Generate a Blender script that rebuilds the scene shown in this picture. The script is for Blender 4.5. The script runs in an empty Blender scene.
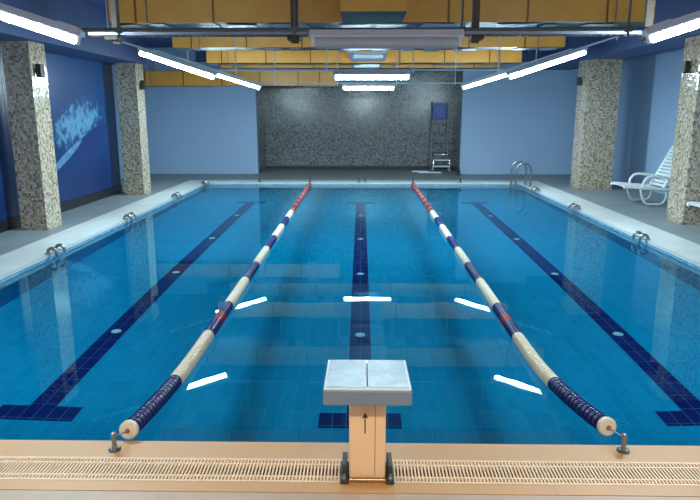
import bpy, math, random
from mathutils import Vector, Matrix
random.seed(7)
S = bpy.context.scene
COL = S.collection
R = math.radians

# ------------------------------------------------------------------ camera
cd = bpy.data.cameras.new('camera'); cam = bpy.data.objects.new('camera', cd); COL.objects.link(cam)
cam.location = (0, 0, 1.70)
cam.rotation_euler = (R(90 - 12.36), 0, R(0.98))
cd.sensor_width = 36; cd.lens = 32.4; cd.clip_start = 0.05; cd.clip_end = 100
S.camera = cam

# ------------------------------------------------------------------ world, exposure
w = bpy.data.worlds.new('world'); S.world = w; w.use_nodes = True
w.node_tree.nodes['Background'].inputs[0].default_value = (0.30, 0.5, 1.0, 1)
w.node_tree.nodes['Background'].inputs[1].default_value = 0.05
S.view_settings.view_transform = 'Standard'
S.view_settings.look = 'None'
S.view_settings.exposure = 0.08
S.view_settings.gamma = 1.0
S.view_settings.use_curve_mapping = False
cy = S.cycles
cy.use_denoising = True
try:
    cy.denoiser = 'OPENIMAGEDENOISE'
    cy.denoising_input_passes = 'RGB_ALBEDO_NORMAL'
except Exception:
    pass
cy.max_bounces = 10; cy.diffuse_bounces = 4; cy.glossy_bounces = 5; cy.transmission_bounces = 6
cy.caustics_refractive = True; cy.caustics_reflective = False
cy.blur_glossy = 0.3
cy.sample_clamp_indirect = 4.0

LAMP_WATTS = 98.0           # each lit tube
LAMP_COLOR = (0.66, 0.90, 1.0)
WARM_COLOR = (1.0, 0.88, 0.72)   # warm tubes of the added unseen row that lights the near deck
ROWS = [0.35, 4.75, 9.10, 13.20]     # rows of lamps across the pool; the first is added, out of view

# ------------------------------------------------------------------ mesh helper
class MB:
    def __init__(self): self.v = []; self.f = []; self.m = []; self.s = []
    def add(self, vs, fs, mat=0, smooth=False):
        o = len(self.v); self.v += [tuple(p) for p in vs]
        for f in fs: self.f.append([i + o for i in f]); self.m.append(mat); self.s.append(smooth)
    def box(self, x0, x1, y0, y1, z0, z1, mat=0, M=None, mats=None):
        vs = [(x0,y0,z0),(x1,y0,z0),(x1,y1,z0),(x0,y1,z0),(x0,y0,z1),(x1,y0,z1),(x1,y1,z1),(x0,y1,z1)]
        if M is not None: vs = [M @ Vector(p) for p in vs]
        fs = [(0,3,2,1),(4,5,6,7),(0,1,5,4),(1,2,6,5),(2,3,7,6),(3,0,4,7)]   # bottom top front right back left
        for i, f in enumerate(fs):
            self.add([vs[k] for k in f], [(0,1,2,3)], mats[i] if mats else mat)
        return self
    def bbox(self, x0, x1, y0, y1, z0, z1, b=0.005, mat=0, M=None):
        """box with chamfered edges (convex hull of 24 points)"""
        import bmesh
        bm = bmesh.new(); bmesh.ops.create_cube(bm, size=1)
        for v in bm.verts:
            v.co = Vector(((x0+x1)/2 + v.co.x*(x1-x0), (y0+y1)/2 + v.co.y*(y1-y0), (z0+z1)/2 + v.co.z*(z1-z0)))
        bmesh.ops.bevel(bm, geom=list(bm.edges), offset=b, segments=2, affect='EDGES', profile=0.5)
        bm.verts.index_update()
        vs = [(M @ v.co) if M is not None else v.co.copy() for v in bm.verts]
        self.add(vs, [[v.index for v in f.verts] for f in bm.faces], mat, False); bm.free()
        return self
    def tube(self, pts, r, mat=0, n=10, caps=True, smooth=True):
        pts = [Vector(p) for p in pts]; k = len(pts)
        rs = r if isinstance(r, (list, tuple)) else [r]*k
        t0 = (pts[1]-pts[0]).normalized()
        up = Vector((0,0,1)) if abs(t0.z) < 0.9 else Vector((1,0,0))
        a = t0.cross(up).normalized(); vs = []
        for i in range(k):
            t = (pts[min(i+1,k-1)] - pts[max(i-1,0)]).normalized()
            a = (a - t*a.dot(t)).normalized(); b = t.cross(a)
            for j in range(n):
                q = 2*math.pi*j/n
                vs.append(pts[i] + (a*math.cos(q) + b*math.sin(q))*rs[i])
        fs = [(i*n+j, i*n+(j+1)%n, (i+1)*n+(j+1)%n, (i+1)*n+j) for i in range(k-1) for j in range(n)]
        self.add(vs, fs, mat, smooth)
        if caps:
            self.add(vs[:n], [tuple(range(n))[::-1]], mat); self.add(vs[-n:], [tuple(range(n))], mat)
        return self
    def lathe(self, prof, mat=0, n=20, M=None, mats=None, smooth=True):
        """prof: (radius, z) about z"""
        vs = []
        for r_, z in prof:
            for j in range(n):
                q = 2*math.pi*j/n; p = Vector((r_*math.cos(q), r_*math.sin(q), z)); vs.append(M @ p if M is not None else p)
        for i in range(len(prof)-1):
            o = [vs[i*n+j] for j in range(n)] + [vs[(i+1)*n+j] for j in range(n)]
            self.add(o, [(j, (j+1)%n, n+(j+1)%n, n+j) for j in range(n)], mats[i] if mats else mat, smooth)
        return self
    def poly_prism(self, poly, h0, h1, axis='z', mat=0):
        def P(a, b, h): return {'z': (a,b,h), 'y': (a,h,b), 'x': (h,a,b)}[axis]
        n = len(poly); vs = [P(a,b,h0) for a,b in poly] + [P(a,b,h1) for a,b in poly]
        fs = [tuple(range(n)), tuple(range(2*n-1, n-1, -1))] + [(i, n+i, n+(i+1)%n, (i+1)%n) for i in range(n)]
        self.add(vs, fs, mat); return self
    def build(self, name, mats, parent=None, loc=None, fix=False):
        me = bpy.data.meshes.new(name)
        me.from_pydata(self.v, [], self.f)
        if not isinstance(mats, (list, tuple)): mats = [mats]
        for m in mats: me.materials.append(m)
        for p, mi, s in zip(me.polygons, self.m, self.s): p.material_index = mi; p.use_smooth = s
        uv = me.uv_layers.new(name='UVMap')
        for p in me.polygons:
            n = p.normal; ax = max(range(3), key=lambda i: abs(n[i]))
            for li in p.loop_indices:
                c = me.vertices[me.loops[li].vertex_index].co
                uv.data[li].uv = ((c.y, c.z) if ax == 0 else (c.x, c.z) if ax == 1 else (c.x, c.y))
        if fix:
            import bmesh
            bm = bmesh.new(); bm.from_mesh(me); bmesh.ops.remove_doubles(bm, verts=bm.verts, dist=1e-5)
            bmesh.ops.recalc_face_normals(bm, faces=bm.faces); bm.to_mesh(me); bm.free()
        o = bpy.data.objects.new(name, me); COL.objects.link(o)
        if loc: o.location = loc
        if parent: o.parent = parent
        return o

def tag(o, label=None, cat=None, group=None, kind=None):
    if label: o['label'] = label
    if cat: o['category'] = cat
    if group: o['group'] = group
    if kind: o['kind'] = kind
    return o
def struct(o): o['kind'] = 'structure'; return o
def empty(name, loc, label, cat, group=None, rz=0):
    o = bpy.data.objects.new(name, None); COL.objects.link(o); o.location = loc; o.rotation_euler = (0,0,rz)
    o.empty_display_size = 0.1
    return tag(o, label, cat, group)
def copy_tree(o, parent=None):
    c = o.copy(); COL.objects.link(c)
    if parent: c.parent = parent
    for ch in list(o.children): copy_tree(ch, c)
    return c
def arc(cx, cz, r, a0, a1, n=8):
    return [(cx + r*math.cos(R(a0+(a1-a0)*i/n)), cz + r*math.sin(R(a0+(a1-a0)*i/n))) for i in range(n+1)]

# ------------------------------------------------------------------ materials
def new_mat(name):
    m = bpy.data.materials.new(name); m.use_nodes = True
    nt = m.node_tree; b = nt.nodes['Principled BSDF']; return m, nt, b
def L(nt, a, b): nt.links.new(a, b)
def math_node(nt, op, a=None, b=None, clamp=False):
    n = nt.nodes.new('ShaderNodeMath'); n.operation = op; n.use_clamp = clamp
    for i, x in enumerate((a, b)):
        if x is None: continue
        if isinstance(x, (int, float)): n.inputs[i].default_value = x
        else: L(nt, x, n.inputs[i])
    return n.outputs[0]
def mix(nt, fac, a, b, blend='MIX'):
    n = nt.nodes.new('ShaderNodeMix'); n.data_type = 'RGBA'; n.blend_type = blend
    for i, x in ((0, fac), (6, a), (7, b)):
        if isinstance(x, (int, float)): n.inputs[i].default_value = x
        elif isinstance(x, tuple): n.inputs[i].default_value = (*x[:3], 1)
        else: L(nt, x, n.inputs[i])
    return n.outputs[2]
def noise(nt, scale, detail=3, vec=None, dist=0.0):
    n = nt.nodes.new('ShaderNodeTexNoise'); n.inputs['Scale'].default_value = scale; n.inputs['Detail'].default_value = detail
    n.inputs['Distortion'].default_value = dist
    if vec is None:
        tc = nt.nodes.new('ShaderNodeTexCoord'); vec = tc.outputs['Object']
    L(nt, vec, n.inputs['Vector']); return n.outputs['Fac']
def plain(name, col, rough=0.5, metal=0.0, var=0.12, scale=6, bump=0.0, spec=0.5):
    m, nt, b = new_mat(name)
    f = noise(nt, scale, 4)
    d = tuple(c*(1-var) for c in col); l = tuple(min(1, c*(1+var)) for c in col)
    L(nt, mix(nt, f, d, l), b.inputs['Base Color'])
    b.inputs['Roughness'].default_value = rough; b.inputs['Metallic'].default_value = metal
    b.inputs['Specular IOR Level'].default_value = spec
    if bump:
        bn = nt.nodes.new('ShaderNodeBump'); bn.inputs['Strength'].default_value = bump; bn.inputs['Distance'].default_value = 0.01
        L(nt, noise(nt, scale*12, 4), bn.inputs['Height']); L(nt, bn.outputs[0], b.inputs['Normal'])
    return m
def tiles(name, size, ramp, grout, gw=0.06, rough=0.2, off=(0,0), tilt=0.0, spec=0.5, dirt=0.0, bump=0.3):
    m, nt, b = new_mat(name)
    tc = nt.nodes.new('ShaderNodeTexCoord')
    mp = nt.nodes.new('ShaderNodeMapping'); mp.vector_type = 'POINT'
    mp.inputs['Location'].default_value = (off[0]/size[0], off[1]/size[1], 0)
    mp.inputs['Scale'].default_value = (1/size[0], 1/size[1], 1)
    L(nt, tc.outputs['UV'], mp.inputs['Vector'])
    fl = nt.nodes.new('ShaderNodeVectorMath'); fl.operation = 'FLOOR'; L(nt, mp.outputs[0], fl.inputs[0])
    fr = nt.nodes.new('ShaderNodeVectorMath'); fr.operation = 'FRACTION'; L(nt, mp.outputs[0], fr.inputs[0])
    wn = nt.nodes.new('ShaderNodeTexWhiteNoise'); wn.noise_dimensions = '3D'; L(nt, fl.outputs[0], wn.inputs['Vector'])
    cr = nt.nodes.new('ShaderNodeValToRGB'); cr.color_ramp.interpolation = 'CONSTANT'
    while len(cr.color_ramp.elements) < len(ramp): cr.color_ramp.elements.new(0.5)
    for i, c in enumerate(ramp):
        e = cr.color_ramp.elements[i]; e.position = i/len(ramp); e.color = (*c, 1)
    L(nt, wn.outputs['Value'], cr.inputs['Fac'])
    sx = nt.nodes.new('ShaderNodeSeparateXYZ'); L(nt, fr.outputs[0], sx.inputs[0])
    def edge(c, s):
        a = math_node(nt, 'SUBTRACT', 1.0, c); return math_node(nt, 'MULTIPLY', math_node(nt, 'MINIMUM', c, a), s)
    d = math_node(nt, 'MINIMUM', edge(sx.outputs[0], size[0]), edge(sx.outputs[1], size[1]))
    g = math_node(nt, 'LESS_THAN', d, gw*min(size)/2)
    c = cr.outputs['Color']
    if dirt:
        f = noise(nt, 1.3, 6); dm = mix(nt, f, (1-dirt,)*3, (1+dirt*0.3,)*3); c = mix(nt, 1.0, c, dm, 'MULTIPLY')
    L(nt, mix(nt, g, c, grout), b.inputs['Base Color'])
    b.inputs['Roughness'].default_value = rough; b.inputs['Specular IOR Level'].default_value = spec
    if tilt:
        sub = nt.nodes.new('ShaderNodeVectorMath'); sub.operation = 'SUBTRACT'; L(nt, wn.outputs['Color'], sub.inputs[0]); sub.inputs[1].default_value = (.5,.5,.5)
        sc = nt.nodes.new('ShaderNodeVectorMath'); sc.operation = 'SCALE'; L(nt, sub.outputs[0], sc.inputs[0]); sc.inputs['Scale'].default_value = tilt
        ge = nt.nodes.new('ShaderNodeNewGeometry')
        ad = nt.nodes.new('ShaderNodeVectorMath'); ad.operation = 'ADD'; L(nt, sc.outputs[0], ad.inputs[0]); L(nt, ge.outputs['Normal'], ad.inputs[1])
        no = nt.nodes.new('ShaderNodeVectorMath'); no.operation = 'NORMALIZE'; L(nt, ad.outputs[0], no.inputs[0]); L(nt, no.outputs[0], b.inputs['Normal'])
    return m

M = {}
M['pool'] = tiles('blue pool tile', (0.10,0.20), [(0.002,0.25,0.46),(0.002,0.27,0.49),(0.002,0.26,0.475),(0.003,0.28,0.50)], (0.02,0.33,0.53), 0.05, 0.35, off=(0,0.09), dirt=0.12, spec=0.05)
M['pool_wall'] = tiles('blue pool wall tile', (0.24,0.12), [(0.003,0.175,0.35),(0.003,0.185,0.365),(0.003,0.195,0.375)], (0.02,0.25,0.46), 0.05, 0.35, spec=0.05)
for nt_, of_ in (('navy_tile', 0.0), ('navy_tile_b', 0.05)): M[nt_] = tiles('navy tile', (0.10,0.20), [(0.006,0.010,0.10),(0.008,0.014,0.12),(0.010,0.012,0.11)], (0.10,0.14,0.30), 0.05, 0.35, off=(of_,0.09), spec=0.05)
M['band_tile'] = tiles('pale band tile', (0.12,0.12), [(0.20,0.45,0.62),(0.16,0.38,0.56),(0.24,0.48,0.64)], (0.4,0.5,0.6), 0.08, 0.2)
mos = [(0.46,0.36,0.24),(0.33,0.24,0.15),(0.54,0.45,0.32),(0.40,0.30,0.19),(0.19,0.135,0.09),(0.48,0.41,0.31),(0.36,0.28,0.19),(0.60,0.50,0.37)]
M['mosaic'] = tiles('glass mosaic', (0.032,0.032), mos, (0.22,0.21,0.19), 0.12, 0.12, tilt=0.09, spec=0.6)
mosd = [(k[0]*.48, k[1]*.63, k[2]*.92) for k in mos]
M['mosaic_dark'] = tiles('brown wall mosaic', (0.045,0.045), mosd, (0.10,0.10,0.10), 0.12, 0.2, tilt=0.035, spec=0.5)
M['deck'] = tiles('grey deck tile', (0.33,0.33), [(0.20,0.23,0.24),(0.22,0.25,0.26),(0.21,0.24,0.25)], (0.15,0.17,0.18), 0.03, 0.45, dirt=0.25)
M['coping'] = tiles('pale coping tile', (0.6,0.3), [(0.52,0.54,0.52),(0.56,0.58,0.56)], (0.42,0.44,0.42), 0.02, 0.35, dirt=0.15)
M['beige'] = tiles('beige stone', (1.2,0.9), [(0.62,0.34,0.145),(0.64,0.355,0.16)], (0.45,0.28,0.16), 0.004, 0.5, off=(0.3,0.34), dirt=0.28)
M['beige_grey'] = plain('grey beige stone', (0.46,0.33,0.24), 0.5, var=0.2, scale=9)
M['grate'] = plain('cream plastic grate', (0.78,0.56,0.36), 0.5, var=0.12, scale=4)
M['paint'] = plain('blue grey wall paint', (0.31,0.44,0.62), 0.55, var=0.06, scale=0.8)
M['ceil'] = plain('blue ceiling paint', (0.04,0.07,0.20), 0.7, var=0.2, scale=1.5)
M['beam'] = plain('blue beam paint', (0.05,0.085,0.20), 0.6, var=0.25, scale=2)
M['black'] = plain('black plastic', (0.012,0.012,0.016), 0.4)
M['dark'] = plain('dark channel', (0.012,0.010,0.009), 0.5)
M['duct'] = plain('ochre duct sheet', (0.95,0.38,0.06), 0.35, var=0.25, scale=2.5, spec=0.5)
M['foil'] = plain('aluminium foil', (0.36,0.38,0.41), 0.42, 0.85, var=0.3, scale=9, bump=0.3)
M['foil_lit'] = plain('lamp-lit aluminium sheet', (0.80,0.85,0.88), 0.5, 0.5, var=0.1, scale=9)  # paler copy of the foil, lamp reflections put into its colour
M['seam'] = plain('duct seam', (0.22,0.11,0.03), 0.4, 0.4)
M['galv'] = plain('galvanised steel', (0.24,0.25,0.29), 0.5, 0.6, var=0.2, scale=14)
M['dullgalv'] = plain('dull galvanised sheet', (0.10,0.12,0.13), 0.6, 0.3, var=0.2)
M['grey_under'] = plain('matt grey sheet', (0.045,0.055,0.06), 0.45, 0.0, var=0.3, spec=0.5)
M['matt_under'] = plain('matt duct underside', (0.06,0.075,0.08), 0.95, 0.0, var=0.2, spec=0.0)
M['strut'] = plain('brown strut steel', (0.085,0.055,0.035), 0.6, 0.1, var=0.2)
M['chrome'] = plain('chrome', (0.75,0.78,0.80), 0.12, 1.0, var=0.05)
M['oldchrome'] = plain('worn chrome', (0.28,0.29,0.30), 0.3, 0.9, var=0.35, scale=60)
M['white'] = plain('white plastic', (0.72,0.75,0.74), 0.35, var=0.05)
M['housing'] = plain('white enamel', (0.70,0.74,0.80), 0.4, var=0.05)
M['greyfix'] = plain('grey plastic diffuser', (0.42,0.47,0.52), 0.3, var=0.15)
M['navy'] = plain('navy plastic', (0.010,0.020,0.13), 0.3, var=0.1)
M['cream'] = plain('cream plastic', (0.74,0.66,0.50), 0.35, var=0.08)
M['red'] = plain('red plastic', (0.27,0.015,0.025), 0.35, var=0.2)
M['brass'] = plain('brass nut', (0.45,0.14,0.06), 0.4, 0.5)
M['blue'] = plain('blue sign', (0.02,0.07,0.42), 0.4, var=0.1)
M['post'] = plain('beige pedestal paint', (0.74,0.50,0.28), 0.4, var=0.05, scale=3)
M['bronze'] = plain('bronze lip', (0.40,0.22,0.09), 0.25, 0.6, var=0.3)
M['blockgrey'] = plain('blue grey block shell', (0.13,0.17,0.22), 0.45, var=0.15, scale=12)
M['pad'] = plain('pale grip surface', (0.40,0.58,0.68), 0.25, var=0.35, scale=14, bump=0.25)
M['padrim'] = plain('pale rim', (0.60,0.70,0.76), 0.35, var=0.1)
M['iron'] = plain('dark cast bracket', (0.05,0.045,0.04), 0.5, 0.4, var=0.5, scale=60)
M['rubber'] = plain('black mark paint', (0.03,0.03,0.03), 0.6)

def emit(name, col, s):
    m = bpy.data.materials.new(name); m.use_nodes = True; nt = m.node_tree; nt.nodes.clear()
    e = nt.nodes.new('ShaderNodeEmission'); e.inputs[0].default_value = (*col, 1); e.inputs[1].default_value = s
    o = nt.nodes.new('ShaderNodeOutputMaterial'); L(nt, e.outputs[0], o.inputs[0])
    return m
M['tube'] = emit('lit fluorescent glass', (0.64, 0.89, 1.0), 125.0)
M['tube_fill'] = emit('warm fill tube glass', (1.0, 0.86, 0.68), 60.0)  # glow for the added row over the near deck

def water_mat():
    m = bpy.data.materials.new('pool water'); m.use_nodes = True; nt = m.node_tree; nt.nodes.clear()
    g = nt.nodes.new('ShaderNodeBsdfGlass'); g.inputs['IOR'].default_value = 1.333; g.inputs['Roughness'].default_value = 0.0
    g.inputs['Color'].default_value = (0.62, 0.97, 1.0, 1)
    tc = nt.nodes.new('ShaderNodeTexCoord'); mp = nt.nodes.new('ShaderNodeMapping'); mp.inputs['Scale'].default_value = (1.0, 2.2, 1)
    L(nt, tc.outputs['Object'], mp.inputs[0])
    f = noise(nt, 2.2, 2, mp.outputs[0])
    bn = nt.nodes.new('ShaderNodeBump'); bn.inputs['Strength'].default_value = 0.010; bn.inputs['Distance'].default_value = 0.02
    L(nt, f, bn.inputs['Height']); L(nt, bn.outputs[0], g.inputs['Normal'])
    o = nt.nodes.new('ShaderNodeOutputMaterial'); L(nt, g.outputs[0], o.inputs[0]); return m
M['water'] = water_mat()

def mural_mat(seed, splash):
    """blue underwater wall picture; splash = (y, z) centre of the foam in object space, or None"""
    m, nt, b = new_mat('underwater mural print')
    tc = nt.nodes.new('ShaderNodeTexCoord'); sx = nt.nodes.new('ShaderNodeSeparateXYZ'); L(nt, tc.outputs['Object'], sx.inputs[0])
    n1 = noise(nt, 0.7, 4); zt = math_node(nt, 'MULTIPLY', sx.outputs[2], 0.36)
    base = mix(nt, math_node(nt, 'MULTIPLY', n1, 0.9), (0.002,0.013,0.075), (0.006,0.036,0.15))
    base = mix(nt, math_node(nt, 'SUBTRACT', zt, 0.15, True), base, (0.02,0.09,0.25))
    if splash:
        y0, z0 = splash
        u = math_node(nt, 'SUBTRACT', sx.outputs[1], y0); v = math_node(nt, 'SUBTRACT', sx.outputs[2], z0)
        # dark swimming body below the foam: tilted ellipse
        def ell(cu, cv, a, bb, k):
            uu = math_node(nt, 'SUBTRACT', u, cu); vv = math_node(nt, 'SUBTRACT', v, cv)
            vv = math_node(nt, 'SUBTRACT', vv, math_node(nt, 'MULTIPLY', uu, k))
            uu = math_node(nt, 'DIVIDE', uu, a); vv = math_node(nt, 'DIVIDE', vv, bb)
            s = math_node(nt, 'ADD', math_node(nt, 'MULTIPLY', uu, uu), math_node(nt, 'MULTIPLY', vv, vv))
            return math_node(nt, 'SUBTRACT', 1.0, s, True)
        fo = ell(0.05, 0.08, 1.45, 0.50, 0.16)
        n2 = noise(nt, 7.0, 10, dist=0.3)
        foam = math_node(nt, 'MULTIPLY', math_node(nt, 'SUBTRACT', math_node(nt, 'ADD', math_node(nt, 'MULTIPLY', fo, 0.45), n2), 0.72, True), 5.0, True)
        base = mix(nt, math_node(nt, 'MULTIPLY', foam, 0.8), base, (0.14,0.38,0.56))
        body = math_node(nt, 'MULTIPLY', ell(0.50, -0.24, 0.95, 0.17, 0.30), 3.0, True)
        base = mix(nt, body, base, (0.008,0.03,0.14))
        arm = math_node(nt, 'MULTIPLY', ell(-0.55, -0.50, 0.75, 0.08, 0.38), 3.0, True)
        base = mix(nt, math_node(nt, 'MULTIPLY', arm, n2), base, (0.20,0.45,0.66))
    L(nt, base, b.inputs['Base Color']); b.inputs['Roughness'].default_value = 0.35
    return m

# ================================================================== SETTING
XL, XR, Y0, Y1 = -3.80, 3.88, 3.02, 15.50        # pool opening
WL, WR, WF, WB, ALC = -5.20, 6.40, -1.60, 17.70, 19.30
ZW, ZF, ZC = -0.06, -0.96, 3.40
AX0, AX1 = -2.88, 2.76

fl = MB()
fl.box(WL-.2, XL-.55, WF, WB, -.2, 0); fl.box(XR+.55, WR+.2, WF, WB, -.2, 0)
fl.box(XL-.55, XR+.55, Y1+.5, WB, -.2, 0)
fl.box(AX0, AX1, WB, ALC, -.2, 0); fl.box(-6.4, WL-.2, 13.5, WB, -.2, 0)
struct(fl.build('floor', M['deck']))
cp = MB()
cp.box(XL-.55, XL+.004, Y0, Y1+.5, -.035, 0.004); cp.box(XR-.004, XR+.55, Y0, Y1+.5, -.035, 0.004)
cp.box(XL, XR, Y1-.004, Y1+.5, -.035, 0.004)
cp.box(XL-.55, XL-.101, Y0, Y1+.5, -.2, -.036); cp.box(XR+.101, XR+.55, Y0, Y1+.5, -.2, -.036); cp.box(XL-.1, XR+.1, Y1+.101, Y1+.5, -.2, -.036)
struct(cp.build('trim_1', M['coping']))
# near beige deck with a drain channel
nb = MB(); G0, G1 = 2.655, 2.855
nb.box(XL-.55, XR+.55, G1, Y0, -.2, 0.0); nb.box(XL-.55, XR+.55, 2.575, G0, -.2, 0.0)
struct(nb.build('floor_near_edge', M['beige']))
nb2 = MB(); nb2.box(XL-.55, XR+.55, WF, 2.568, -.2, 0.0); struct(nb2.build('floor_behind_drain', M['beige_grey']))
ch = MB(); ch.box(XL-.55, XR+.55, G0, G1, -.2, -.12); ch.box(XL-.55, XR+.55, 2.568, 2.575, -.2, -.006)
struct(ch.build('trim_2', M['dark']))
# pool shell
pf = MB(); pf.box(XL, XR, Y0, Y1, ZF-.1, ZF)
pool_floor = None
def line(mb, xc, y0=4.08, y1=13.31):
    m = 2 if xc else 1
    mb.box(xc-.10, xc+.10, y0+.20, y1, ZF, ZF+.003, m)
    mb.box(xc-.30, xc+.30, y0, y0+.20, ZF, ZF+.003, m)
    mb.box(xc-.30, xc+.30, y1, y1+.20, ZF, ZF+.003, m)
for xc in (-2.35, 0.0, 2.45): line(pf, xc)
pool_floor = struct(pf.build('floor_pool', [M['pool'], M['navy_tile'], M['navy_tile_b']]))
walls = []
for nm, (a, b_, c, d) in {'wall_pool_left': (XL-.1, XL, Y0-.1, Y1+.1), 'wall_pool_right': (XR, XR+.1, Y0-.1, Y1+.1),
                          'wall_pool_far': (XL, XR, Y1, Y1+.1), 'wall_pool_near': (XL, XR, Y0-.1, Y0)}.items():
    pw = MB(); pw.box(a, b_, c, d, ZF-.1, -.20, 0); pw.box(a, b_, c, d, -.20, -.044, 1); pw.box(a, b_, c, d, -.044, -.036, 2)
    walls.append(struct(pw.build(nm, [M['pool_wall'], M['band_tile'], M['navy_tile']])))
wa = MB(); wa.add([(XL,Y0,ZW),(XR,Y0,ZW),(XR,Y1,ZW),(XL,Y1,ZW)], [(0,1,2,3)], 0, True)
water = struct(wa.build('pool_water', M['water']))
water.cycles.is_caustics_caster = True
for o in walls + [pool_floor]: o.cycles.is_caustics_receiver = True

# room shell
def wall(name, x0, x1, y0, y1, z0, z1, m): b = MB(); b.box(x0,x1,y0,y1,z0,z1); return struct(b.build(name, m))
wall('wall_left', WL-1.2, WL, WF, 13.56, 0, ZC, M['paint'])
wall('wall_left_recess', -6.4, -6.2, 13.56, WB+.2, 0, ZC, M['paint'])
wall('wall_right', WR, WR+.2, WF, WB+.2, 0, ZC, M['paint'])
wall('wall_back_left', -6.4, AX0, WB, WB+.2, 0, ZC, M['paint'])
wall('wall_back_right', AX1, WR, WB, WB+.2, 0, ZC, M['paint'])
wall('wall_back_lintel', AX0, AX1, WB, WB+.2, 2.78, ZC, M['beam'])
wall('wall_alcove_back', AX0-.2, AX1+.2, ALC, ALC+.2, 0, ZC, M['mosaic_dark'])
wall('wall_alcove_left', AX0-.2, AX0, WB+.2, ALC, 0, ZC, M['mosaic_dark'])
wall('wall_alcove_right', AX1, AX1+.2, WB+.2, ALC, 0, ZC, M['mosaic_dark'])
wall('wall_front', WL-.2, WR+.2, WF-.2, WF, 0, ZC, M['paint'])
wall('ceiling', WL-1.2, WR+.2, WF-.2, ALC+.2, ZC, ZC+.2, M['ceil'])
wall('beam_left', WL, -4.45, WF, 13.56, 2.66, ZC, M['beam'])
wall('beam_right', 4.80, 5.62, WF, WB, 2.80, ZC, M['beam'])
wall('beam_back', -4.45, 4.80, WB-.12, WB, 3.02, ZC, M['beam'])
wall('baseboard_left', WL, WL+.03, 2.0, 13.54, 0, .16, M['black'])
wall('baseboard_back', AX0, AX1, ALC-.03, ALC, 0, .10, M['dark'])

# mural panels on the left wall
mu = MB(); mu.box(-.01, .012, -.2, 4.0, 0.17, 2.655)
mo = mu.build('mural_panel', mural_mat(1, (2.10, 1.42)), loc=(WL+.012, 9.51, 0))
tag(mo, 'blue underwater mural with pale splash between the two left columns', 'mural', 'wall murals')
mu = MB(); mu.box(-.01, .012, 0, 5.2, 0.17, 2.655)
mo2 = mu.build('mural_panel', mural_mat(2, None), loc=(WL+.012, 4.1, 0))
tag(mo2, 'plain deep blue mural at the left picture edge, before the nearest column', 'mural', 'wall murals')

# columns
def column(x0, x1, y0, y1, h, label, side):
    b = MB(); b.box(0, x1-x0, 0, y1-y0, 0, h)
    c = b.build('tiled_column', M['mosaic'], loc=(x0, y0, 0)); tag(c, label, 'column', 'mosaic columns', kind='thing')
    return c
column(-4.98, -4.60, 9.03, 9.49, 2.66, 'nearer mosaic column left of the pool, in front of the splash mural', -1)
column(-4.93, -4.53, 13.05, 13.50, 2.66, 'farther mosaic column left of the pool, at the far end of the mural', -1)
column(4.96, 5.60, 9.67, 10.2, 2.80, 'near right mosaic column standing between the two white loungers', 1)
column(4.86, 5.58, 14.1, 14.7, 2.80, 'far right mosaic column behind the lounger, near the pool ladder', 1)

# little black speakers high on the columns
def speaker(x, y, z, sgn, label):
    e = empty('wall_speaker', (x, y, z), label, 'speaker', 'black boxes on the columns')
    b = MB(); b.box(0 if sgn > 0 else -.03, .03 if sgn > 0 else 0, -.02, .02, -.03, .03); b.build('bracket', M['iron'], e)
    b = MB(); a = (.03, .11) if sgn > 0 else (-.11, -.03); b.bbox(a[0], a[1], -.06, .06, -.09, .09, .01); bd = b.build('body', M['black'], e)
    b = MB(); f = .111*sgn; b.box(min(f, f-.004*sgn), max(f, f-.004*sgn), -.045, .045, -.07, .07); b.build('front_grille', M['iron'], bd)
speaker(-4.60, 9.15, 2.27, 1, 'small black speaker high on the nearer left column')
speaker(-4.53, 13.25, 2.24, 1, 'small black speaker high on the farther left column')
speaker(4.96, 9.95, 2.36, -1, 'small black speaker high on the near right column')
speaker(4.86, 14.4, 2.36, -1, 'small black speaker high on the far right column')

# ================================================================== LAMPS
def lamp(p0, p1, label, group, lit=True, warm=False, tube_r=0.028):
    p0, p1 = Vector(p0), Vector(p1); mid = (p0+p1)/2; Ln = (p1-p0).length
    e = empty('fluorescent_lamp', mid, label, 'lamp', group)
    d = (p1-p0).normalized(); ang = math.atan2(d.z, math.hypot(d.x, d.y))
    e.rotation_euler = (0, -ang if d.x > 0 else ang, 0)
    h = Ln/2
    b = MB(); b.poly_prism([(-.022,.085),(-.048,.040),(-.044,.034),(.044,.034),(.048,.040),(.022,.085)], -h-.03, h+.03, 'x'); b.build('housing', M['housing'], e, fix=True)
    for s in (-1, 1):
        b = MB(); b.bbox(s*(h+.005)-.014, s*(h+.005)+.014, -.02, .02, -.03, .036, .005); b.build('lamp_holder', M['housing'], e)
    b = MB()
    r = tube_r if lit else 0.045
    b.tube([(-h+.01,0,0),(h-.01,0,0)], r, n=12); b.build('tube' if lit else 'diffuser', (M['tube_fill'] if warm else M['tube']) if lit else M['greyfix'], e)
    if lit:
        ld = bpy.data.lights.new('tube_light', 'AREA'); ld.shape = 'RECTANGLE'; ld.size = Ln-.04; ld.size_y = 0.04
        ld.energy = LAMP_WATTS*(0.62 if warm else 1.0); ld.color = WARM_COLOR if warm else LAMP_COLOR
        ld.cycles.is_caustics_light = True
        lo = bpy.data.objects.new('tube_light', ld); COL.objects.link(lo); lo.parent = e; lo.location = (0,0,-tube_r-.003)
    return e

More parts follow.
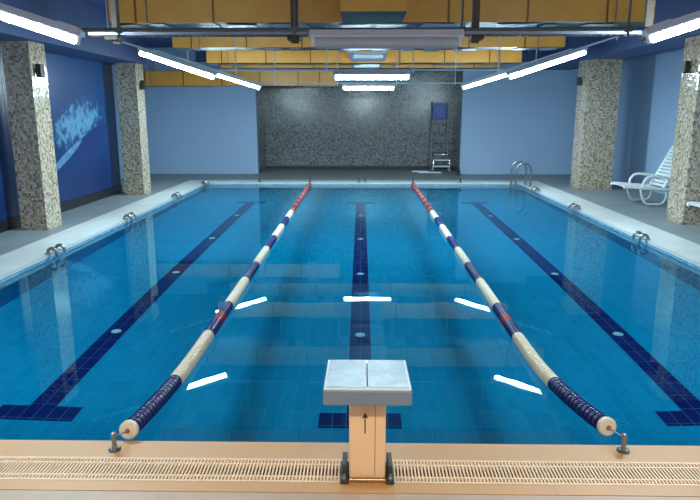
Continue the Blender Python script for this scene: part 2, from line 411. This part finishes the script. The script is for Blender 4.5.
rown = ['added unseen row, above the near deck', 'nearest visible row', 'middle row', 'farthest row']
for i, y in enumerate(ROWS):
    zi, zo = (2.17, 2.50) if i != 1 else (2.205, 2.535)
    xo = (3.08, 3.08, 3.08, 3.16)[i]
    names = ['added out of view to light the near deck', 'nearest the viewer', 'over mid pool', 'at the far end of the pool'][i]
    g = 'fluorescent tube lamps across the pool'
    lamp((-xo, y, zo), (-2.06, y, zi), 'lit fluorescent tube sloping up at the left, row ' + names, g, warm=i == 0)
    lamp((2.06, y, zi), (xo, y, zo), 'lit fluorescent tube sloping up at the right, row ' + names, g, warm=i == 0)
    if i == 1: lamp((-.34, y, zi-.015), (.70, y, zi-.015), 'unlit grey level lamp under the cable tray, centre of the row nearest the viewer', g, lit=False)
    else: lamp((-.36, y, zi), (.66, y, zi), 'lit level fluorescent tube in the centre, row ' + names, g, warm=i == 0)
    # thin bar carrying the row, with hangers to the ceiling
    zb = zi + (.10 if i != 1 else .072)
    e = empty('lamp_support_bar', (0, y, zb), 'thin white bar carrying the lamps, row ' + names, 'bar', 'lamp support bars')
    b = MB(); b.tube([(-4.2,0,.66),(-2.1,0,0),(2.1,0,0),(4.2,0,.66)], .013, n=8); b.build('bar', M['housing'] if i != 1 else M['dullgalv'], e)
    for x in (-3.5, -1.75, -.48, .72, 1.9, 3.5):
        zz = zb + max(0, (abs(x)-2.1)/2.1*.66)
        if x in (-.48, .72) : zz = zb
        b = MB(); b.tube([(x,0,zz-zb-.05),(x,0,ZC-zb)], .009, n=6)
        b.bbox(x-.02, x+.02, -.02, .02, zz-zb-.02, zz-zb+.02, .004); b.build('hanger', M['housing'] if i != 1 else M['dullgalv'], e)

# ================================================================== DUCTS
def duct(x0, x1, y, dy, z0, z1, label, step=1.02, tape=True):
    e = empty('air_duct', ((x0+x1)/2, y+dy/2, z0), label, 'air duct', 'yellow air ducts across the ceiling')
    cx = (x0+x1)/2; h = (x1-x0)/2
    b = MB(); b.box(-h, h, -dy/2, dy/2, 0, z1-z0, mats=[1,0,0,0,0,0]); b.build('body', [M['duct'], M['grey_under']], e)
    x = -h + .35
    while x < h:
        b = MB(); b.box(x-.012, x+.012, -dy/2-.012, dy/2+.012, -.014, z1-z0+.01); b.build('joint_flange', M['seam'], e); x += step
    n = int((x1-x0)/.5)
    for k in range(n):
        xx = -h + .2 + k*(2*h-.4)/max(1, n-1) + random.uniform(-.1,.1)
        if random.random() < .65:
            q = random.uniform(.08,.26)
            Mx = Matrix.Rotation(random.uniform(-.25,.25), 4, 'Z')
            Mx.translation = Vector((xx, random.uniform(-.1,.1), 0))
            b = MB(); b.box(-q, q, -dy*.4, dy*.4, -.022, -.016, M=Mx @ Matrix.Rotation(random.uniform(-.02,.02), 4, 'Y')); b.build('foil_tape', M['foil'], e)
    for xx in (-h+.5, h-.5):
        for yy in (-dy/2-.02, dy/2+.02):
            b = MB(); b.tube([(xx,yy,-.05),(xx,yy,ZC-z0-.004)], .008, n=6); b.build('threaded_rod', M['galv'], e)
    return e
duct(-3.30, 3.78, 8.65, .70, 2.84, 3.26, 'widest ochre duct across the top of the picture, nearest of them')
duct(-3.48, 3.72, 12.1, .55, 2.86, 3.26, 'second ochre duct from the viewer, crossing behind the cable tray')
duct(-3.55, 3.65, 15.0, .5, 2.80, 3.20, 'third ochre duct from the viewer, with bright yellow left end')
duct(-3.60, 3.55, 16.75, .5, 2.80, 3.16, 'last full-width ochre duct, hanging just before the back wall beam')
duct(-6.10, -.60, 17.26, .28, 2.38, 2.76, 'low yellow duct hugging the back wall left of the alcove middle')
# central trunk running away over the pool middle
e = empty('supply_trunk', (.14, 7.6, 2.80), 'silver central duct joining the crosswise ducts above the middle of the pool', 'air duct')
for a, c in ((7.6,8.63),(9.37,12.08),(12.67,14.98),(15.52,16.73)):
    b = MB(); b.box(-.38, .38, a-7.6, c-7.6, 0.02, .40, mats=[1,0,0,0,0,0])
    b.build('trunk_section', [M['duct'], M['matt_under'] if a < 8 else M['foil_lit']], e)  # farther undersides painted pale as if lamp-lit, the near one kept dark
for a in (10.4, 13.2, 15.7):
    b = MB(); b.box(-.30,.30, a-7.6, a-7.6+.34, -.05, .02)
    for k in range(11): b.box(-.28+.051*k, -.262+.051*k, a-7.6+.03, a-7.6+.31, -.062, -.05)
    b.build('air_grille', M['foil_lit'], e)

# perforated cable tray on four brown struts
e = empty('cable_tray', (0, 5.35, 2.30), 'long perforated grey cable tray crossing under the nearest duct', 'cable tray')
b = MB(); x0, x1 = -2.20, 2.36
b.box(x0, x1, -.06, -.055, 0, .055); b.box(x0, x1, .055, .06, 0, .055); b.box(x0, x1, -.06, -.035, 0, .004); b.box(x0, x1, .035, .06, 0, .004)
x = x0
while x < x1: b.box(x, x+.025, -.036, .036, 0, .004); x += .055
b.build('tray', M['galv'], e)
b = MB()
for yy, r_ in ((-.02,.012),(.01,.009),(.03,.007)): b.tube([(x0+.05*k, yy, r_+.006+.003*math.sin(k*.7)) for k in range(int((x1-x0)/.05))], r_, n=6)
b.build('cables', M['strut'], e)
for xs in (-2.02, -.545, .93, 2.33):
    b = MB(); b.box(xs-.03, xs+.03, .065, .07, -.05, ZC-2.305); b.box(xs-.03, xs-.025, .07, .10, -.05, ZC-2.305); b.box(xs+.025, xs+.03, .07, .10, -.05, ZC-2.305)
    b.box(xs-.05, xs+.05, -.06, .10, -.03, -.003)
    b.build('strut', M['strut'], e)

# ================================================================== LANE ROPES
zr = -.035
RF = .048
def disc_mesh(r=RF):
    b = MB(); hw = .0185
    b.lathe([(.008,-hw),(r*.9,-hw),(r,-hw+.004),(r,-hw+.010),(r*.62,-.006),(r*.62,.006),(r,hw-.010),(r,hw-.004),(r*.9,hw),(.008,hw)], 0, 20)
    return b
def glint_ring_mesh():  # white rings stand in for reflections on the navy disc edges
    b = MB(); b.lathe([(.010,-.003),(RF*.86,-.002),(RF*.86,.002),(.010,.003)], 0, 20); return b
def float_colour(y):
    for lim, c in ((3.82,'navy'),(4.72,'cream'),(5.02,'navy'),(5.20,'red'),(5.50,'navy'),(6.38,'cream'),(7.10,'navy'),(7.95,'cream'),(8.7,'navy'),(9.6,'cream'),(10.3,'navy'),(11.05,'cream')):
        if y < lim: return c
    return 'redfar'
proto = {}
for c in ('navy','cream','red'):
    me = disc_mesh().build('float_disc', M[c]); proto[c] = me.data; bpy.data.objects.remove(me)
sp = glint_ring_mesh().build('glint_ring', M['white']); spm = sp.data; bpy.data.objects.remove(sp)
ROT = Matrix.Rotation(R(90), 4, 'X')
def rope(x_near, xm, x_far, label, ya=3.06, yp=2.93):
    yb = Y1-.05
    def P(y):
        t = (y-ya)/(yb-ya)
        x = x_near + (xm-x_near)*min(1, (y-ya)/1.1)*(2-min(1,(y-ya)/1.1)) if y < ya+1.1 else xm + (x_far-xm)*(y-ya-1.1)/(yb-ya-1.1)
        z = zr + .075*max(0, 1-(y-ya)/1.5)**2
        return Vector((x, y, z))
    e = empty('lane_rope', (x_near, ya, 0), label, 'lane rope', 'floating lane ropes')
    o = Vector(e.location)
    ys = [yp] + [ya + (yb-ya)*k/80 for k in range(81)]
    b = MB(); b.tube([Vector((x_near, yp, .084))-o] + [P(y)-o for y in ys[1:]], .004, n=6); b.build('cable', M['galv'], e)
    # end cap
    t = (P(ya+.05)-P(ya)).normalized(); q = t.to_track_quat('Z','Y').to_matrix().to_4x4(); q.translation = P(ya)-o
    b = MB(); b.lathe([(0,-.012),(RF*.92,-.012),(RF*1.06,-.004),(RF*1.06,.018),(.01,.018)], 0, 28, M=q); cap = b.build('end_cap', M['cream'], e)
    b = MB(); b.lathe([(0,-.022),(.010,-.022),(.013,-.016),(.013,-.010)], 0, 12, M=q); b.build('end_nut', M['brass'], cap)
    y = ya + .04; n = 0; far = MB(); fm = {'navy':0,'cream':1,'red':2}
    while y < yb-.03:
        c = float_colour(y)
        if c == 'redfar': c = 'red' if (n % 12) != 7 else 'cream'
        p = P(y); t = (P(y+.02)-P(y-.02)).normalized(); q = t.to_track_quat('Z','Y')
        if n < 96:
            d = bpy.data.objects.new('float_disc', proto[c]); COL.objects.link(d); d.parent = e; d.location = p-o; d.rotation_mode = 'QUATERNION'; d.rotation_quaternion = q
            if c != 'navy': d['label'] = {'cream': 'cream float disc', 'red': 'red float disc'}[c]
            if n < 17:
                s = bpy.data.objects.new('glint_ring', spm); COL.objects.link(s); s.parent = d; s.location = (0,0,.0215)
                s['label'] = 'thin white ring as a painted glint between navy discs'
        else:
            Mq = q.to_matrix().to_4x4(); Mq.translation = p-o
            hw = .0185
            far.lathe([(.008,-hw),(RF,-hw+.002),(RF,-hw+.010),(RF*.85,0),(RF,hw-.010),(RF,hw-.002),(.008,hw)], fm[c], 12, M=Mq)
        y += .0435; n += 1
    fo = far.build('float_discs_far', [M['navy'], M['cream'], M['red']], e); fo['kind'] = 'stuff'
rope(-1.235, -1.205, -1.25, 'left lane rope of navy, cream and red floats, ending at the left deck post')
rope(1.335, 1.24, 1.28, 'right lane rope of navy, cream and red floats, ending at the right deck post', 3.14, 2.96)

def anchor_post(x, label, y=2.93):
    e = empty('rope_anchor_post', (x, y, 0), label, 'rope anchor', 'steel posts holding the lane ropes')
    b = MB(); b.lathe([(0,0),(.032,0),(.032,.006),(.020,.012),(0,.012)], 0, 18)
    for k in range(4):
        a = k*math.pi/2+.4; Mx = Matrix.Translation((.024*math.cos(a), .024*math.sin(a), .006)); b.lathe([(.006,0),(.006,.008),(0,.008)], 0, 6, M=Mx)
    b.build('base_flange', M['oldchrome'], e)
    b = MB(); b.lathe([(.012,.01),(.011,.062),(.014,.066),(.014,.090),(.009,.096),(0,.097)], 0, 16); b.build('post', M['oldchrome'], e)
    b = MB(); b.tube([(-.0,.0,.082),(.0,.02,.086),(.012,.035,.082),(.0,.045,.076),(-.010,.03,.074)], .0035, n=6); b.build('hook', M['iron'], e)
anchor_post(-1.262, 'short steel anchor post on the beige edge at the left rope end')
anchor_post(1.350, 'short steel anchor post on the beige edge at the right rope end', 2.96)

# dark studs at the far ends of the ropes and the pair in the middle
def far_anchor(x, label):
    e = empty('far_rope_anchor', (x, Y1+.06, .004), label, 'rope anchor', 'rope anchors on the far coping')
    b = MB(); b.bbox(-.04,.04,-.04,.04,0,.012,.003); b.build('base_plate', M['iron'], e)
    b = MB(); b.tube([(0,.0,.01),(0,0,.09),(0,-.03,.11),(0,-.07,.09),(0,-.09,.03)], .012, n=8); b.build('hook', M['iron'], e)
far_anchor(-1.25, 'dark hook on the far coping at the left rope end'); far_anchor(1.28, 'dark hook on the far coping at the right rope end')
far_anchor(-.05, 'left hook of the pair in the middle of the far coping'); far_anchor(.11, 'right hook of the pair in the middle of the far coping')
far_anchor(-2.5, 'small hook on the far coping left of the left rope'); far_anchor(2.45, 'small hook on the far coping right of the right rope')

# chrome double hooks on the side copings
def side_hook(x, y, s, label):
    e = empty('edge_anchor', (x, y, .004), label, 'rope anchor', 'double chrome anchors on the side copings')
    for dy in (-.10, .10):
        b = MB(); b.bbox(-.05,.05,dy-.04,dy+.04,0,.010,.003); b.build('base_plate', M['chrome'], e)
        pts = [(s*.02, dy, .008)] + [(a*s, dy, c) for a, c in arc(-.035, .015, .055, 0, 170, 8)] + [(-.092*s, dy, -.02)]
        b = MB(); b.tube(pts, .020, n=10); b.build('curved_hook', M['oldchrome'], e)
Lb = ['nearest the viewer', 'second from the viewer', 'third from the viewer', 'in the far corner']
for k, y in enumerate((7.55, 10.1, 12.75, 15.2)): side_hook(XL-.0, y, -1, 'double chrome anchor on the left coping, ' + Lb[k])
for k, y in enumerate((8.55, 11.3, 13.9)): side_hook(XR+.0, y, 1, 'double chrome anchor on the right coping, ' + Lb[k])

# floor inlets
for nm, xc in (('left', -2.35), ('centre', 0.0), ('right', 2.45)):
    for k, y in enumerate((5.72, 7.74, 9.74, 11.8)):
        e = empty('floor_inlet', (xc, y, ZF+.003), 'small white round inlet on the ' + nm + ' lane line, ' + ['nearest', 'second nearest', 'third nearest', 'farthest'][k] + ' of four', 'pool inlet', 'pool floor inlets')
        b = MB(); b.lathe([(.048,0),(.046,.008),(.034,.012),(.034,.006),(0,.006)], 0, 20); rg = b.build('ring', M['white'], e); rg.cycles.is_caustics_receiver = True
        b = MB(); b.lathe([(.030,.004),(.027,.016),(0,.018)], 0, 12); rg = b.build('cap', M['white'], e); rg.cycles.is_caustics_receiver = True

# ================================================================== DRAIN GRATE
b = MB(); gx0, gx1 = XL+.1, XR-.1
for (a, c) in ((G0, G0+.012), (G0+.042, G0+.052), (G1-.052, G1-.042), (G1-.012, G1)): b.box(gx0, gx1, a, c, -.02, .002)
x = gx0
while x < gx1: b.box(x, x+.0074, G0+.002, G1-.002, -.010, .0012); x += .0168
b.box(gx0-.1, gx0, G0, G1, -.02, 0); b.box(gx1, gx1+.1, G0, G1, -.02, 0)
tag(b.build('drain_grate', M['grate']), 'long cream slotted overflow grate in the beige near edge', 'drain grate')

# ================================================================== STARTING BLOCK
e = empty('starting_block', (.035, 2.70, .003), 'starting block with pale platform and beige arrowed pedestal on the near edge', 'starting block')
# pedestal
pw = .085
b = MB(); b.bbox(-pw, pw, -.035, .12, .012, .474, .008); ped = b.build('pedestal', M['post'], e)
b = MB(); b.box(.034, .037, -.0362, -.034, .03, .46); b.build('panel_seam', M['bronze'], ped)
# arrow painted on pedestal
b = MB(); b.poly_prism([(-.014,.245),(-.008,.245),(-.008,.325),(.004,.318),(-.011,.350),(-.026,.318),(-.014,.325)], -.0366, -.0352, 'y')
ar = b.build('arrow_mark', M['rubber'], ped, fix=True); ar['label'] = 'black arrow pointing up'
b = MB(); b.bbox(-pw-.002, pw+.002, -.052, .135, .0, .018, .006); b.tube([(-pw,-.050,.016),(pw,-.050,.016)], .010, n=10); b.build('foot_lip', M['bronze'], e)
for s in (-1, 1):
    b = MB(); x = s*(pw+.022)
    b.bbox(x-.020, x+.020, -.065, .11, 0, .018, .004)
    b.bbox(x-.012, x+.012, -.03, .10, .015, .075, .006); br = b.build('floor_bracket', M['iron'], e)
    for yy in (-.048, .08):
        b = MB(); b.lathe([(.013,.018),(.013,.030),(.007,.030),(.007,.044),(0,.046)], 0, 6, M=Matrix.Translation((x, yy, 0)), smooth=False); b.build('bolt', M['oldchrome'], br)
# platform (sloping gently down to the water)
sl = math.atan2(.528-.552, .385)
Mx = Matrix.Translation((-.003, -.225, .547)) @ Matrix.Rotation(sl, 4, 'X')
b = MB(); b.bbox(-.190, .190, 0, .386, -.070, 0, .008, M=Mx); pl = b.build('platform', M['blockgrey'], e)
b = MB(); b.bbox(-.186, .186, .004, .380, -.002, .006, .002, M=Mx); b.build('platform_rim', M['padrim'], pl)
for x0, x1 in ((-.176, -.004), (.004, .176)):
    b = MB(); b.box(x0, x1, .016, .368, .0, .0085, M=Mx); b.build('grip_panel', M['pad'], pl)
b = MB(); b.box(-.003, .003, .03, .32, .006, .0095, M=Mx); b.build('centre_slot', M['rubber'], pl)
b = MB(); b.bbox(-.07, .07, .20, .36, -.10, -.065, .006, M=Mx); b.build('platform_support', M['blockgrey'], e)

# ================================================================== POOL LADDER (far right corner)
e = empty('pool_ladder', (XR-.22, 14.85, 0), 'chrome pool ladder handrails at the far right corner', 'pool ladder')
for dy in (-.24, .24):
    pts = [(.26, dy, 0)] + [(.26, dy, .36)] + [(a, dy, c) for a, c in arc(.09, .38, .17, 0, 180, 12)] + [(-.08, dy, .1), (-.08, dy, -.80)]
    b = MB(); b.tube(pts, .022, n=10); b.build('handrail', M['oldchrome'], e)
    b = MB(); b.lathe([(.045,.004),(.045,.012),(.022,.02)], 0, 16, M=Matrix.Translation((.26,dy,0))); b.build('flange', M['chrome'], e)
for z in (-.3, -.52, -.74):
    b = MB(); b.bbox(-.12, -.04, -.24, .24, z-.012, z+.012, .004); b.build('step', M['chrome'], e)

# ================================================================== TALL LADDER IN THE ALCOVE
LX, LY = 2.33, ALC-.28
e = empty('tall_ladder', (LX, LY, 0), 'tall narrow metal ladder with blue board against the brown mosaic wall', 'ladder')
for s in (-1, 1):
    b = MB(); b.tube([(s*.25,-.05,0),(s*.23,.2,2.0)], .016, n=8); b.build('side_rail', M['galv'], e)
for k in range(6):
    z = .28+.27*k; yy = -.05+.125*z
    b = MB(); b.tube([(-.24,yy,z),(.24,yy,z)], .012, n=8); b.build('rung', M['galv'], e)
b = MB(); b.bbox(-.20,.20,.12,.145,1.50,1.95,.006); bd = b.build('blue_board', M['blue'], e)
b = MB(); b.lathe([(.07,0),(.085,0),(.085,.003),(.07,.003)], 0, 20, M=Matrix.Translation((-.02,.1185,1.76)) @ Matrix.Rotation(R(90),4,'X')); b.box(-.05,.06,.1165,.119,1.60,1.615)
b.build('board_mark', M['galv'], bd)
e = empty('step_stand', (LX, LY-.55, 0), 'low chrome step frame standing at the foot of the tall ladder', 'step stand')
for s in (-1, 1):
    b = MB(); b.tube([(s*.24,-.12,0),(s*.24,-.12,.42),(s*.24,-.06,.50),(s*.24,.08,.50),(s*.24,.14,.42),(s*.24,.14,0)], .02, n=8); b.build('side_frame', M['chrome'], e)
for z in (.16,.34): 
    b = MB(); b.bbox(-.24,.24,-.15,-.02,z-.015,z+.015,.004); b.build('tread', M['housing'], e)
b = MB(); b.tube([(-.24,.0,.50),(.24,.0,.50)], .018, n=8); b.build('crossbar', M['chrome'], e)
for (xa, ya, ln, lb) in ((1.72, 18.3, .45, 'shorter white pole lying on the alcove floor, farther from the pool'), (1.95, 17.95, .62, 'longer white pole lying on the alcove floor, nearer the pool')):
    e = empty('floor_pole', (xa, ya, .0), lb, 'pole', 'white poles lying by the ladder')
    b = MB(); b.tube([(-ln/2,0,.022),(ln/2,.02,.022)], .02, n=8); b.build('shaft', M['housing'], e)
    for s in (-1,1):
        b = MB(); b.tube([(s*ln/2,0.01+.01*s,.022),(s*(ln/2+.03),0.01+.01*s,.022)], .0215, n=8); b.build('end_cap', M['greyfix'], e)
e = empty('floor_bollard', (2.70, 17.45, 0), 'small dark cone on the deck at the right alcove corner', 'cone')
b = MB(); b.bbox(-.07,.07,-.07,.07,0,.02,.005); b.build('base', M['black'], e)
b = MB(); b.lathe([(.05,.02),(.02,.20),(.012,.22),(0,.22)], 0, 14); b.build('cone_body', M['dark'], e)

# ================================================================== SUN LOUNGERS
def lounger(x, y, label):
    """foot end at local x=0, head towards +x (the wall); width along y"""
    e = empty('sun_lounger', (x, y, 0), label, 'sun lounger', 'white plastic loungers by the right wall')
    W = .30; zs = .33
    for s in (-1, 1):
        yy = s*W
        pts = [(0,yy,zs+.015),(.05,yy,zs+.02),(.45,yy,zs-.01),(.75,yy,zs-.035),(.95,yy,zs-.03),(1.20,yy,zs-.06),(1.42,yy,zs-.07)]
        b = MB(); b.tube(pts, .034, n=8); b.build('side_rail', M['white'], e)
        # looped leg: down from the rail, along the ground and back up
        for (a0, a1) in ((.30, .78), (1.05, 1.40)):
            pts = [(a0, yy, zs-.01), (a0+.04, yy, .18), (a0+.09, yy, .07), (a0+.16, yy, .024), (a1-.12, yy, .022), (a1-.04, yy, .05), (a1, yy, .12), (a1+.02, yy, zs-.05)]
            b = MB(); b.tube(pts, .022, n=8); b.build('leg', M['white'], e)
        # arm loop
        pts = [(.34, yy, zs), (.36, yy, zs+.12), (.42, yy, zs+.19), (.50, yy, zs+.205), (.76, yy, zs+.19), (.88, yy, zs+.14), (.96, yy, zs+.02)]
        b = MB(); b.tube(pts, .024, n=8); b.build('armrest', M['white'], e)
    b = MB()
    for k in range(12):
        xx = .02 + k*.064; z = zs + .018 - .05*min(1, xx/.75)
        b.bbox(xx, xx+.05, -W, W, z-.006, z+.010, .004)
    b.build('seat', M['white'], e)
    th = R(64); Mx = Matrix.Translation((.74, 0, zs-.01)) @ Matrix.Rotation(-th, 4, 'Y')
    b = MB()
    b.bbox(0, .82, -W, -W+.05, -.02, .02, .01, M=Mx); b.bbox(0, .82, W-.05, W, -.02, .02, .01, M=Mx)
    b.bbox(.76, .84, -W, W, -.02, .02, .015, M=Mx)
    for k in range(11): b.bbox(.02+k*.068, .07+k*.068, -W+.04, W-.04, -.008, .010, .004, M=Mx)
    b.build('backrest', M['white'], e)
    b = MB(); b.tube([(1.20,-.22,.27),(1.00,-.22,.72),(1.00,.22,.72),(1.20,.22,.27)], .014, n=8); b.build('backrest_prop', M['white'], e)
    return e
lounger(4.86, 12.0, 'white plastic sun lounger with raised back between the two right columns')
lounger(4.92, 9.20, 'white lounger at the right picture edge, its foot end beside the near column')
